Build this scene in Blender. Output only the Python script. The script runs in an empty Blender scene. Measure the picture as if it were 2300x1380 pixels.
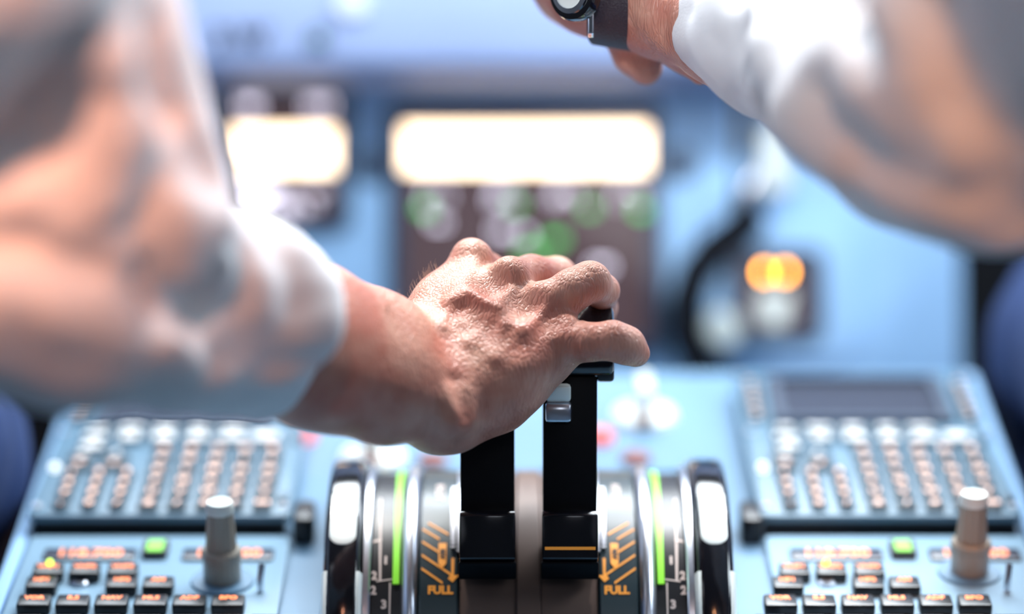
import bpy, bmesh, math, random
import numpy as np
from mathutils import Vector, Matrix
random.seed(4)
sc = bpy.context.scene
# ---------------------------------------------------------------- camera
FP = 6200.0                      # focal length in pixels of the 2300 px wide frame
PITCH = math.radians(12)
CAM = Vector((0, 0, 1.16))
RT = Vector((1, 0, 0)); FW = Vector((0, math.cos(PITCH), -math.sin(PITCH))); UP = Vector((0, math.sin(PITCH), math.cos(PITCH)))
cd = bpy.data.cameras.new('camera'); cam = bpy.data.objects.new('camera', cd); sc.collection.objects.link(cam)
cam.location = CAM; cam.rotation_euler = (math.radians(90) - PITCH, 0, 0)
cd.sensor_width = 36; cd.lens = FP / 2300 * 36; cd.clip_start = 0.05
cd.dof.use_dof = True; cd.dof.focus_distance = 1.437; cd.dof.aperture_fstop = cd.lens / 72.0; cd.dof.aperture_blades = 0
sc.camera = cam
# ---------------------------------------------------------------- world, lights, exposure
sc.view_settings.view_transform = 'Standard'; sc.view_settings.look = 'None'; sc.view_settings.gamma = 1
sc.view_settings.use_curve_mapping = False; sc.view_settings.exposure = 0.4
w = bpy.data.worlds.new('World'); sc.world = w; w.use_nodes = True
bg = w.node_tree.nodes['Background']; bg.inputs[0].default_value = (0.50, 0.68, 1.0, 1); bg.inputs[1].default_value = 0.9
def area(name, loc, target, sx, sy, power, col):
    l = bpy.data.lights.new(name, 'AREA'); l.shape = 'RECTANGLE'; l.size = sx; l.size_y = sy; l.energy = power; l.color = col
    o = bpy.data.objects.new(name, l); sc.collection.objects.link(o); o.location = loc
    o.rotation_euler = (Vector(target) - Vector(loc)).to_track_quat('-Z', 'Y').to_euler(); return o
def spot(name, loc, target, power, col, ang, blend, size):
    l = bpy.data.lights.new(name, 'SPOT'); l.energy = power; l.color = col; l.spot_size = math.radians(ang); l.spot_blend = blend; l.shadow_soft_size = size
    o = bpy.data.objects.new(name, l); sc.collection.objects.link(o); o.location = loc
    o.rotation_euler = (Vector(target) - Vector(loc)).to_track_quat('-Z', 'Y').to_euler(); return o
area('windshield_daylight', (0.25, 2.3, 1.95), (0.0, 1.4, 0.9), 1.8, 0.5, 50, (0.88, 0.95, 1.0))
area('side_window_daylight', (1.15, 1.1, 1.7), (0.1, 1.6, 0.9), 0.6, 0.4, 8, (0.80, 0.92, 1.0))
area('dome_lamp', (0.25, -0.6, 1.95), (0.1, 1.9, 1.0), 0.5, 0.5, 3.0, (0.85, 0.90, 1.0))
area('panel_flood_lamp', (0.05, 1.60, 1.34), (0.05, 1.97, 0.85), 1.2, 0.05, 3.9, (0.80, 0.92, 1.0))
spot('added_warm_spot_left', (-0.12, -0.15, 2.0), (-0.27, 1.16, 1.045), 190, (1.0, 0.42, 0.25), 13.5, .8, .05)  # added warm spot behind the camera, tints only the left sleeve
spot('added_hand_spot', (-0.28, 1.85, 1.95), (-0.035, 1.40, 0.87), 52, (1.0, 0.96, 0.90), 15, .6, .04)  # added overhead spot, brightens the tops of the left hand and forearm
spot('added_cuff_spot', (0.30, 1.80, 1.95), (0.13, 1.42, 1.02), 60, (0.97, 0.98, 1.0), 22, .7, .05)  # added spot from above to whiten the right cuff and hand
spot('added_wrist_spot', (0.12, -0.25, 2.0), (0.125, 1.45, 1.01), 75, (0.97, 0.98, 1.0), 8.5, .7, .04)  # added narrow cool spot from behind, lifts the right wrist
spot('added_warm_spot_right', (0.15, -0.15, 1.95), (0.27, 1.16, 0.99), 55, (1.0, 0.42, 0.18), 12, .8, .04)  # added warm spot for the orange patch on the right sleeve
# ---------------------------------------------------------------- helpers
def P(px, py, d): return CAM + RT * ((px - 1150) / FP * d) + UP * ((690 - py) / FP * d) + FW * d
def ray(px, py): return (RT * ((px - 1150) / FP) + UP * ((690 - py) / FP) + FW)
class Frame:                     # a plane in the cockpit with its own u (right), v (up the plane), w (out of it)
    def __init__(s, origin, u, v):
        s.o = Vector(origin); s.u = Vector(u).normalized(); s.v = Vector(v).normalized(); s.w = s.u.cross(s.v)
    def matrix(s, u=0, v=0, w_=0):
        m = Matrix((s.u, s.v, s.w)).transposed().to_4x4(); m.translation = s.o + s.u * u + s.v * v + s.w * w_; return m
    def hit(s, px, py, w_=0):
        r = ray(px, py); t = (s.o + s.w * w_ - CAM).dot(s.w) / r.dot(s.w); q = CAM + r * t - s.o
        return q.dot(s.u), q.dot(s.v)
col = sc.collection
def tag(o, label=None, cat=None, group=None, kind=None):
    if label: o['label'] = label
    if cat: o['category'] = cat
    if group: o['group'] = group
    if kind: o['kind'] = kind
    return o
def empty(name, matrix, label, cat, group=None):
    o = bpy.data.objects.new(name, None); col.objects.link(o); o.empty_display_size = .02
    o.matrix_world = matrix if isinstance(matrix, Matrix) else Matrix.Translation(matrix)
    return tag(o, label, cat, group)
class MB:
    def __init__(s): s.bm = bmesh.new()
    def _add(s, b):
        me = bpy.data.meshes.new('t'); b.to_mesh(me); b.free(); s.bm.from_mesh(me); bpy.data.meshes.remove(me); return s
    def box(s, x0, x1, y0, y1, z0, z1, bev=0, seg=3, tf=None):
        b = bmesh.new(); bmesh.ops.create_cube(b, size=1)
        for v in b.verts: v.co = Vector(((x0+x1)/2 + v.co.x*(x1-x0), (y0+y1)/2 + v.co.y*(y1-y0), (z0+z1)/2 + v.co.z*(z1-z0)))
        if bev: bmesh.ops.bevel(b, geom=list(b.edges), offset=bev, segments=seg, profile=.5, affect='EDGES')
        if tf: b.transform(tf)
        return s._add(b)
    def rrect(s, x0, x1, y0, y1, z0, z1, r, bev=0, hole=None, hr=0, n=8):   # rounded rectangle plate, optional rounded hole
        def outl(x0, x1, y0, y1, r):
            pts = []
            for cx, cy, a0 in ((x1-r, y1-r, 0), (x0+r, y1-r, 90), (x0+r, y0+r, 180), (x1-r, y0+r, 270)):
                for i in range(n+1):
                    a = math.radians(a0 + 90*i/n); pts.append((cx + r*math.cos(a), cy + r*math.sin(a)))
            return pts
        A = outl(x0, x1, y0, y1, r); N = len(A); b = bmesh.new()
        if hole:
            B = outl(*hole, hr)
            rings = [[b.verts.new((p[0], p[1], z)) for p in L] for L, z in ((A, z0), (A, z1-bev), (outl(x0+bev, x1-bev, y0+bev, y1-bev, max(r-bev, 1e-4)), z1), (B, z1), (B, z0))]
            for k in range(5):
                R0, R1 = rings[k], rings[(k+1) % 5]
                for i in range(N): b.faces.new((R0[i], R0[(i+1) % N], R1[(i+1) % N], R1[i]))
        else:
            lv = [(A, z0), (A, z1-bev)] + ([(outl(x0+bev*.3, x1-bev*.3, y0+bev*.3, y1-bev*.3, max(r-bev*.3, 1e-4)), z1-bev*.3), (outl(x0+bev, x1-bev, y0+bev, y1-bev, max(r-bev, 1e-4)), z1)] if bev else [])
            rings = [[b.verts.new((p[0], p[1], z)) for p in L] for L, z in lv]
            for R0, R1 in zip(rings, rings[1:]):
                for i in range(N): b.faces.new((R0[i], R0[(i+1) % N], R1[(i+1) % N], R1[i]))
            b.faces.new(rings[-1]); b.faces.new(rings[0][::-1])
        return s._add(b)
    def lathe(s, prof, cx=0, cy=0, cz=0, seg=40, axis='z', flute=0, nf=12):
        b = bmesh.new(); rings = []
        for r, z in prof:
            ring = []
            for i in range(seg):
                a = 2*math.pi*i/seg; rr = r*(1 - flute*(0.5+0.5*math.cos(nf*a))) if r > 0 else 0
                p = (rr*math.cos(a), rr*math.sin(a), z)
                if axis == 'x': p = (z, p[0], p[1])
                if axis == 'y': p = (p[1], z, p[0])
                ring.append(b.verts.new((cx+p[0], cy+p[1], cz+p[2])))
            rings.append(ring)
        for R0, R1 in zip(rings, rings[1:]):
            for i in range(seg): b.faces.new((R0[i], R0[(i+1) % seg], R1[(i+1) % seg], R1[i]))
        b.faces.new(rings[0][::-1]); b.faces.new(rings[-1])
        bmesh.ops.remove_doubles(b, verts=list(b.verts), dist=1e-7)
        return s._add(b)
    def prism_x(s, yz, x0, x1, bev=0):
        b = bmesh.new(); lo = [b.verts.new((x0, y, z)) for y, z in yz]; hi = [b.verts.new((x1, y, z)) for y, z in yz]; n = len(yz)
        b.faces.new(lo); b.faces.new(hi[::-1])
        for i in range(n): b.faces.new((lo[i], hi[i], hi[(i+1) % n], lo[(i+1) % n]))
        bmesh.ops.recalc_face_normals(b, faces=list(b.faces))
        if bev: bmesh.ops.bevel(b, geom=list(b.edges), offset=bev, segments=2, profile=.5, affect='EDGES')
        return s._add(b)
    def tube(s, pts, rad, seg=10):
        b = bmesh.new(); pts = [Vector(p) for p in pts]; rings = []
        if not hasattr(rad, '__len__'): rad = [rad]*len(pts)
        nrm = None
        for i, p in enumerate(pts):
            t = (pts[min(i+1, len(pts)-1)] - pts[max(i-1, 0)]).normalized()
            if nrm is None: nrm = t.orthogonal().normalized()
            nrm = (nrm - t*nrm.dot(t)).normalized(); bn = t.cross(nrm)
            rings.append([b.verts.new(p + (nrm*math.cos(2*math.pi*k/seg) + bn*math.sin(2*math.pi*k/seg))*rad[i]) for k in range(seg)])
        for R0, R1 in zip(rings, rings[1:]):
            for i in range(seg): b.faces.new((R0[i], R0[(i+1) % seg], R1[(i+1) % seg], R1[i]))
        b.faces.new(rings[0][::-1]); b.faces.new(rings[-1]); return s._add(b)
    def arc(s, sect, t0, t1, n=48, cap=True):        # sweep an (x, R) section round the X axis; t=0 faces aft, 90 faces up
        b = bmesh.new(); full = abs(t1-t0) >= 359.9; m = n if full else n+1; rings = []
        for i in range(m):
            t = math.radians(t0 + (t1-t0)*i/n)
            rings.append([b.verts.new((x, -R*math.cos(t), R*math.sin(t))) for x, R in sect])
        k = len(sect)
        for i in range(n):
            A, B = rings[i], rings[(i+1) % m]
            for j in range(k): b.faces.new((A[j], A[(j+1) % k], B[(j+1) % k], B[j]))
        if not full and cap: b.faces.new(rings[0][::-1]); b.faces.new(rings[-1])
        bmesh.ops.recalc_face_normals(b, faces=list(b.faces)); return s._add(b)
    def poly(s, pts, th=.0003, mapf=None):           # flat outline (x,y) given thickness, optional mapping of (x,y,z)
        b = bmesh.new(); lo = [b.verts.new((x, y, 0)) for x, y in pts]; hi = [b.verts.new((x, y, th)) for x, y in pts]; n = len(pts)
        b.faces.new(hi); b.faces.new(lo[::-1])
        for i in range(n): b.faces.new((lo[i], lo[(i+1) % n], hi[(i+1) % n], hi[i]))
        bmesh.ops.recalc_face_normals(b, faces=list(b.faces))
        if mapf:
            for q in range(4):
                long_e = [e for e in b.edges if e.calc_length() > .003]
                if long_e: bmesh.ops.subdivide_edges(b, edges=long_e, cuts=1)
            bmesh.ops.triangulate(b, faces=list(b.faces))
            for v in b.verts: v.co = mapf(v.co)
        return s._add(b)
    def text(s, st, size, x=0, y=0, z=0, th=.0002, rot=0, mapf=None, bold=.0):
        cu = bpy.data.curves.new('t', 'FONT'); cu.body = st; cu.size = size; cu.extrude = th; cu.align_x = 'CENTER'; cu.align_y = 'CENTER'; cu.offset = bold
        cu.resolution_u = 2
        o = bpy.data.objects.new('t', cu); me = bpy.data.meshes.new_from_object(o); b = bmesh.new(); b.from_mesh(me)
        b.transform(Matrix.Translation((x, y, z)) @ Matrix.Rotation(rot, 4, 'Z'))
        if mapf:
            for v in b.verts: v.co = mapf(v.co)
        bpy.data.objects.remove(o); bpy.data.curves.remove(cu); bpy.data.meshes.remove(me); return s._add(b)
    def build(s, name, mat, parent=None, smooth=True, loc=None, ang=35):
        me = bpy.data.meshes.new(name)
        bmesh.ops.recalc_face_normals(s.bm, faces=list(s.bm.faces)); s.bm.to_mesh(me); s.bm.free()
        return mk(name, me, mat, parent, smooth, loc, ang)
def mk(name, me, mat, parent=None, smooth=True, loc=None, ang=35):
    if smooth:
        me.shade_smooth()
        if ang < 180: me.set_sharp_from_angle(angle=math.radians(ang))
    me.materials.append(mat)
    o = bpy.data.objects.new(name, me); col.objects.link(o)
    if parent: o.parent = parent
    if loc is not None: o.location = loc
    return o
# ---------------------------------------------------------------- materials
def mat(name, c, rough=.5, metal=0, coat=0, spec=.5, emit=None, es=0, bump=0, bscale=200, var=0, vscale=30, sheen=0, sss=0):
    m = bpy.data.materials.new(name); m.use_nodes = True; nt = m.node_tree; b = nt.nodes['Principled BSDF']; L = nt.links
    b.inputs['Base Color'].default_value = (*c, 1); b.inputs['Roughness'].default_value = rough; b.inputs['Metallic'].default_value = metal
    b.inputs['Coat Weight'].default_value = coat; b.inputs['Specular IOR Level'].default_value = spec; b.inputs['Sheen Weight'].default_value = sheen
    if emit: b.inputs['Emission Color'].default_value = (*emit, 1); b.inputs['Emission Strength'].default_value = es
    if sss:
        b.inputs['Subsurface Weight'].default_value = sss; b.inputs['Subsurface Radius'].default_value = (1, .35, .2); b.inputs['Subsurface Scale'].default_value = .004
    tc = nt.nodes.new('ShaderNodeTexCoord')
    n = nt.nodes.new('ShaderNodeTexNoise'); n.inputs['Scale'].default_value = vscale; n.inputs['Detail'].default_value = 4; L.new(tc.outputs['Object'], n.inputs['Vector'])
    if var:
        mx = nt.nodes.new('ShaderNodeMix'); mx.data_type = 'RGBA'; mx.inputs['A'].default_value = (*[x*(1-var) for x in c], 1); mx.inputs['B'].default_value = (*[min(1, x*(1+var)) for x in c], 1)
        L.new(n.outputs['Fac'], mx.inputs['Factor']); L.new(mx.outputs['Result'], b.inputs['Base Color'])
    if bump:
        n2 = nt.nodes.new('ShaderNodeTexNoise'); n2.inputs['Scale'].default_value = bscale; n2.inputs['Detail'].default_value = 3; L.new(tc.outputs['Object'], n2.inputs['Vector'])
        bp = nt.nodes.new('ShaderNodeBump'); bp.inputs['Strength'].default_value = bump; bp.inputs['Distance'].default_value = .001
        L.new(n2.outputs['Fac'], bp.inputs['Height']); L.new(bp.outputs['Normal'], b.inputs['Normal'])
    return m
M = {}
M['blue'] = mat('panel_blue_grey_paint', (.36, .58, .86), .7, spec=.25, var=.06)
M['blue2'] = mat('pedestal_blue_grey_paint', (.125, .245, .37), .45, var=.06)
M['pale'] = mat('glareshield_paint', (.33, .41, .66), .5, var=.05)
M['radio'] = mat('radio_plate_paint', (.27, .42, .54), .35)
M['keypad'] = mat('keypad_plate', (.10, .20, .28), .4, var=.1)
M['key'] = mat('key_plastic', (.035, .06, .08), .35)
M['black'] = mat('black_plastic', (.008, .008, .010), .35)
M['gloss'] = mat('black_gloss', (.004, .004, .006), .12, coat=.5)
M['lever'] = mat('lever_black', (.002, .002, .003), .45, spec=.12)
M['dark'] = mat('dark_rubber', (.005, .006, .010), .8, spec=.2)
M['bezel'] = mat('bezel_slate', (.03, .05, .09), .45)
M['screen'] = mat('screen_glass', (.035, .022, .026), .22, emit=(.30, .17, .19), es=.16)
M['mscreen'] = mat('keypad_screen_glass', (.05, .055, .075), .2)
M['white'] = mat('white_enamel', (.80, .84, .80), .22, coat=.4)
M['cream'] = mat('knob_cream_grey', (.33, .30, .25), .38, coat=.2)
M['capw'] = mat('knob_cap_pale', (.80, .84, .78), .35)
M['metal'] = mat('brushed_steel', (.62, .64, .70), .28, metal=1)
M['chrome'] = mat('chrome', (.85, .87, .92), .12, metal=1)
M['slate'] = mat('quadrant_slate', (.016, .030, .036), .36, coat=.1)
M['bronze'] = mat('quadrant_brown', (.10, .060, .046), .5, spec=.35)
M['orange'] = mat('orange_paint_glow', (.75, .28, .03), .5, emit=(1, .36, .04), es=.12)  # paint colour with a faint added glow to brighten the markings
M['wline'] = mat('white_scale_paint', (.62, .50, .45), .5)
M['gline'] = mat('green_scale_paint_glow', (.26, .72, .04), .45, emit=(.3, 1, .03), es=.12)  # green paint, lifted by a slight emission put into the material
M['dtext'] = mat('dark_lettering', (.02, .03, .07), .6)
M['red'] = mat('red_button', (.75, .12, .10), .4, emit=(1, .1, .08), es=.5)
M['redd'] = mat('dull_red_button', (.20, .04, .03), .5)
M['legend'] = mat('backlit_legend', (.8, .6, .5), .5, emit=(1.0, .62, .50), es=1.6)
M['legw'] = mat('backlit_legend_white', (.8, .8, .8), .5, emit=(.92, .97, 1.0), es=1.15)
M['lego'] = mat('backlit_legend_orange', (.8, .3, .1), .5, emit=(1.0, .17, .05), es=1.1)
M['amber'] = mat('lit_amber', (.9, .4, .05), .5, emit=(1.0, .36, .015), es=24)
M['band'] = mat('lit_scan_band', (.9, .8, .6), .5, emit=(1.0, .74, .50), es=3.6)
M['sgreen'] = mat('screen_green', (.1, .6, .1), .5, emit=(.12, .85, .20), es=1.1)
M['swhite'] = mat('screen_white', (.6, .6, .6), .5, emit=(.86, .80, 1.0), es=2.6)
M['yg'] = mat('lit_yellow_green', (.5, .7, .1), .5, emit=(.55, .85, .05), es=2.6)
M['lcdg'] = mat('lit_green_window', (.2, .6, .05), .5, emit=(.16, .55, .04), es=.9)
M['navy'] = mat('navy_trousers', (.010, .035, .13), .85, bump=.4, bscale=900)
M['strap'] = mat('dark_leather', (.020, .012, .022), .5, bump=.6, bscale=900)
M['floor'] = mat('floor_carpet', (.010, .012, .018), .95)
M['firewall'] = mat('dark_lining', (.004, .005, .009), .9)
M['lining'] = mat('cabin_lining', (.07, .075, .09), .8)
M['hair'] = mat('arm_hair_fibre', (.55, .42, .33), .5)
M['shirt'] = mat('shirt_cotton', (.74, .73, .74), .8, bump=.3, bscale=700, sheen=.2)
def skin():
    m = mat('skin', (.66, .36, .27), .42, sss=.12); nt = m.node_tree; L = nt.links; b = nt.nodes['Principled BSDF']
    tc = [n for n in nt.nodes if n.type == 'TEX_COORD'][0]
    n1 = nt.nodes.new('ShaderNodeTexNoise'); n1.inputs['Scale'].default_value = 38; n1.inputs['Detail'].default_value = 3; L.new(tc.outputs['Object'], n1.inputs['Vector'])
    cr = nt.nodes.new('ShaderNodeValToRGB'); cr.color_ramp.elements[0].position = .35; cr.color_ramp.elements[1].position = .68
    cr.color_ramp.elements[0].color = (.46, .16, .11, 1); cr.color_ramp.elements[1].color = (.61, .32, .235, 1)
    L.new(n1.outputs['Fac'], cr.inputs['Fac']); L.new(cr.outputs['Color'], b.inputs['Base Color'])
    mp = nt.nodes.new('ShaderNodeMapping'); mp.inputs['Rotation'].default_value = (0, math.radians(38), 0); mp.inputs['Scale'].default_value = (1.0, 1.0, .22)
    L.new(tc.outputs['Object'], mp.inputs['Vector'])
    ds = nt.nodes.new('ShaderNodeTexNoise'); ds.inputs['Scale'].default_value = 120; L.new(mp.outputs['Vector'], ds.inputs['Vector'])
    ad = nt.nodes.new('ShaderNodeVectorMath'); ad.operation = 'MULTIPLY_ADD'; ad.inputs[1].default_value = (.004,)*3
    L.new(ds.outputs['Color'], ad.inputs[0]); L.new(mp.outputs['Vector'], ad.inputs[2])
    vo = nt.nodes.new('ShaderNodeTexVoronoi'); vo.feature = 'DISTANCE_TO_EDGE'; vo.inputs['Scale'].default_value = 480; L.new(ad.outputs['Vector'], vo.inputs['Vector'])
    mr = nt.nodes.new('ShaderNodeMapRange'); mr.inputs['From Max'].default_value = .22; L.new(vo.outputs['Distance'], mr.inputs['Value'])
    n3 = nt.nodes.new('ShaderNodeTexNoise'); n3.inputs['Scale'].default_value = 420; n3.inputs['Detail'].default_value = 4; L.new(mp.outputs['Vector'], n3.inputs['Vector'])
    mm = nt.nodes.new('ShaderNodeMath'); mm.operation = 'MULTIPLY_ADD'; mm.inputs[1].default_value = .4; L.new(mr.outputs['Result'], mm.inputs[0]); L.new(n3.outputs['Fac'], mm.inputs[2])
    bp = nt.nodes.new('ShaderNodeBump'); bp.inputs['Strength'].default_value = .7; bp.inputs['Distance'].default_value = .0008
    L.new(mm.outputs['Value'], bp.inputs['Height']); L.new(bp.outputs['Normal'], b.inputs['Normal'])
    return m
M['skin'] = skin()
# ---------------------------------------------------------------- smooth implicit bodies, meshed with surface nets
class Body:
    """rounded cones blended smoothly: '+' adds, '-' carves"""
    def __init__(s): s.pr = []
    def add(s, a, b, ra, rb, k=8, op='+'): s.pr.append((op, np.array(a, float), np.array(b, float), ra*.001, rb*.001, k*.001)); return s
    def chain(s, pts, k=8, op='+'):               # pts: (px, py, depth, radius mm)
        for p, q in zip(pts, pts[1:]): s.add(P(*p[:3]), P(*q[:3]), p[3], q[3], k, op)
        return s
    @staticmethod
    def _comb(F, D, k, op):
        if op == '+': h = np.maximum(k - np.abs(F - D), 0)/k; return np.minimum(F, D) - h*h*k*.25
        D = -D; h = np.maximum(k - np.abs(F - D), 0)/k; return np.maximum(F, D) + h*h*k*.25
    @staticmethod
    def _dist(X, Y, Z, a, b, ra, rb):
        ba = b - a; L = max(float(ba.dot(ba)), 1e-12)
        t = np.clip(((X-a[0])*ba[0] + (Y-a[1])*ba[1] + (Z-a[2])*ba[2])/L, 0, 1)
        return np.sqrt((X-a[0]-t*ba[0])**2 + (Y-a[1]-t*ba[1])**2 + (Z-a[2]-t*ba[2])**2) - (ra + (rb-ra)*t)
    def at(s, p):
        F = 1.0
        for op, a, b, ra, rb, k in s.pr: F = s._comb(F, s._dist(p[0], p[1], p[2], a, b, ra, rb), k, op)
        return float(F)
    def surf(s, px, py, d0=1.0, d1=2.2):          # depth where the view line first meets the body
        d = d0
        for _ in range(200):
            f = s.at(P(px, py, d))
            if f < 2e-4: return d
            d += max(f*.8, 2e-4)
            if d > d1: return None
    def mesh(s, res, disp=None, smooth=1):
        adds = [p for p in s.pr if p[0] == '+']
        lo = np.min([np.minimum(p[1]-p[3], p[2]-p[4]) for p in adds], 0) - .008; hi = np.max([np.maximum(p[1]+p[3], p[2]+p[4]) for p in adds], 0) + .008
        n = np.ceil((hi-lo)/res).astype(int)+1; ax = [lo[i] + res*np.arange(n[i]) for i in range(3)]
        F = np.full(n, .05, np.float32)
        for op, a, b, ra, rb, k in s.pr:
            R = max(ra, rb) + k + .012; l = np.maximum(((np.minimum(a, b)-R-lo)/res).astype(int), 0); h = np.minimum(((np.maximum(a, b)+R-lo)/res).astype(int)+1, n)
            if np.any(h <= l): continue
            sl = tuple(slice(l[i], h[i]) for i in range(3))
            X, Y, Z = ax[0][sl[0]][:, None, None], ax[1][sl[1]][None, :, None], ax[2][sl[2]][None, None, :]
            F[sl] = s._comb(F[sl], s._dist(X, Y, Z, a, b, ra, rb), k, op)
        if disp is not None:
            m = np.abs(F) < .02; I = np.argwhere(m); q = lo + I*res; F[m] += disp(q[:, 0], q[:, 1], q[:, 2]).astype(np.float32)
        ins = F < 0; nx, ny, nz = F.shape; cs = np.zeros((nx-1, ny-1, nz-1, 3), np.float32); cn = np.zeros((nx-1, ny-1, nz-1), np.float32); quads = []; idx = np.full((nx-1, ny-1, nz-1), -1, np.int64); cross = []
        for d in range(3):
            A = [slice(None)]*3; B = [slice(None)]*3; A[d] = slice(0, -1); B[d] = slice(1, None)
            c = ins[tuple(A)] != ins[tuple(B)]; I = np.argwhere(c); fa = F[tuple(A)][c]; fb = F[tuple(B)][c]; t = fa/(fa-fb)
            pos = I.astype(np.float32).copy(); pos[:, d] += t; o1, o2 = [e for e in range(3) if e != d]; cells = []
            for e1, e2 in ((-1, -1), (0, -1), (0, 0), (-1, 0)):
                J = I.copy(); J[:, o1] += e1; J[:, o2] += e2; cells.append(J)
            ok = np.all([(J >= 0).all(1) & (J < np.array([nx-1, ny-1, nz-1])).all(1) for J in cells], 0)
            for J in cells: np.add.at(cs, tuple(J[ok].T), pos[ok]); np.add.at(cn, tuple(J[ok].T), 1)
            cross.append((d, [J[ok] for J in cells], ins[tuple(A)][c][ok]))
        act = cn > 0; idx[act] = np.arange(act.sum()); V = (cs[act]/cn[act][:, None])*res + lo
        for d, cells, ia in cross:
            q = np.stack([idx[tuple(J.T)] for J in cells], 1); flip = ia if d != 1 else ~ia; q[~flip] = q[~flip][:, ::-1]; quads.append(q)
        Q = np.concatenate(quads)
        for _ in range(smooth):
            ac = np.zeros_like(V); cnt = np.zeros(len(V))
            for i in range(4):
                np.add.at(ac, Q[:, i], V[Q[:, (i+1) % 4]]); np.add.at(cnt, Q[:, i], 1)
                np.add.at(ac, Q[:, i], V[Q[:, (i-1) % 4]]); np.add.at(cnt, Q[:, i], 1)
            V = V*.5 + .5*ac/cnt[:, None]
        return V, Q
def body_obj(name, B, res, m, parent, disp=None, smooth=1):
    V, Q = B.mesh(res, disp, smooth); o = parent.matrix_world.translation
    me = bpy.data.meshes.new(name); me.from_pydata((V - np.array(o)).tolist(), [], Q.tolist()); me.update()
    return mk(name, me, m, parent, True, ang=180)
def folds(amp, seed, f=18):
    r = np.random.RandomState(seed); K = [(r.normal(size=3)*f*(1+.6*i), r.uniform(0, 6.28), amp/(1+.5*i)) for i in range(5)]
    def fn(x, y, z):
        s = 0
        for k, p, a in K: s = s + a*(1 - 2*np.abs(np.sin((x*k[0]+y*k[1]+z*k[2])+p+.6*np.sin(9*x+7*z+p))))*.5
        return s
    return fn
# ================================================================ cockpit structure
X0 = 0.0088
PB = P(1185, 1210, 1.57)
sl = math.radians(9)
FB = Frame(PB, (1, 0, 0), (0, math.cos(sl), math.sin(sl)))           # top of the pedestal
tl = math.radians(14)
FPn = Frame(P(1185, 400, 2.0), (1, 0, 0), (0, math.sin(tl), math.cos(tl)))   # face of the instrument panel
def pn(px, py, w_=0): return FPn.hit(px, py, w_)
def pb(px, py, w_=0): return FB.hit(px, py, w_)
b = MB(); b.box(-2, 2, -1, 3, -.05, 0); tag(b.build('floor', M['floor'], smooth=False), kind='structure')
b = MB(); b.box(-2, 2, 2.45, 2.5, 0, 1.75); tag(b.build('wall_front', M['firewall'], smooth=False), kind='structure')
for nm, x in (('wall_left', -1.4), ('wall_right', 1.35)):
    b = MB(); b.box(x, x+.05, -1.2, 2.5, 0, 1.45); b.box(x, x+.05, -1.2, 0.5, 1.45, 2.1); tag(b.build(nm, M['lining'], smooth=False), kind='structure')
b = MB(); b.box(-1.4, 1.4, -1.25, -1.2, 0, 2.1); tag(b.build('wall_rear', M['lining'], smooth=False), kind='structure')
b = MB(); b.box(-1.4, 1.4, -1.25, 2.0, 2.1, 2.15); tag(b.build('ceiling', M['lining'], smooth=False), kind='structure')
# instrument panel: broad upper panel, narrower centre part below
root = empty('instrument_panel', FPn.matrix(), 'blue-grey painted centre instrument panel carrying the displays, behind the levers', 'instrument panel')
uL, _ = pn(210, 700); uR, _ = pn(2160, 700); _, vB = pn(1185, 1010); _, vM = pn(1185, 470); _, vT = pn(1185, -150)
b = MB(); b.rrect(uL, uR, vB, vM+.03, -.03, 0, .012, .003); b.build('lower_panel', M['blue'], root)
b = MB(); b.rrect(-.62, .62, vM, vT, -.035, -.0004, .01, .003); b.build('upper_panel', M['blue'], root)
u0, v0 = pn(1580, 815); u1, v1 = pn(1920, 500)
b = MB(); b.rrect(u0, u1, v0, v1, 0, .012, .022, .004); b.build('gauge_subpanel', M['blue'], root)
b = MB()
for px in (1560, 1655): u, _ = pn(px, 0); b.box(u-.001, u+.001, vB+.05, vT, -.001, .0012)
b.build('panel_seam', M['bezel'], root)
for px, py in ((835, 375), (1530, 370)):
    u, v = pn(px, py); b = MB(); b.lathe([(.0, 0), (.011, 0), (.011, .005), (.008, .008), (0, .008)], u, v, 0); b.build('fastener', M['bezel'], root)
# glareshield above
FG = Frame(P(1185, 60, 1.93), (1, 0, 0), (0, math.sin(math.radians(26)), math.cos(math.radians(26))))
root = empty('glareshield', FG.matrix(), 'pale lavender glareshield panel across the top of the photo', 'glareshield')
_, gb = FG.hit(1185, 150)
b = MB(); b.box(-.62, .62, gb, .10, -.05, 0, .010); b.build('panel', M['pale'], root)
b = MB(); u, v = FG.hit(540, 88); b.text('2 W', .021, u, v, .0012, bold=.0016); b.build('lettering', M['dtext'], root)
u, v = FG.hit(715, 90); b = MB(); b.lathe([(0, 0), (.0075, 0), (.007, .004), (0, .004)], u, v, 0); k = b.build('indicator', M['dtext'], root)
b = MB(); b.lathe([(0, .004), (.0012, .004), (.0012, .005), (0, .005)], u, v, 0); b.build('lamp', M['sgreen'], k)
u, v = FG.hit(790, 15); b = MB(); b.lathe([(0, 0), (.010, 0), (.009, .010), (0, .011)], u, v, 0); b.build('knob', M['capw'], root)
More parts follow.
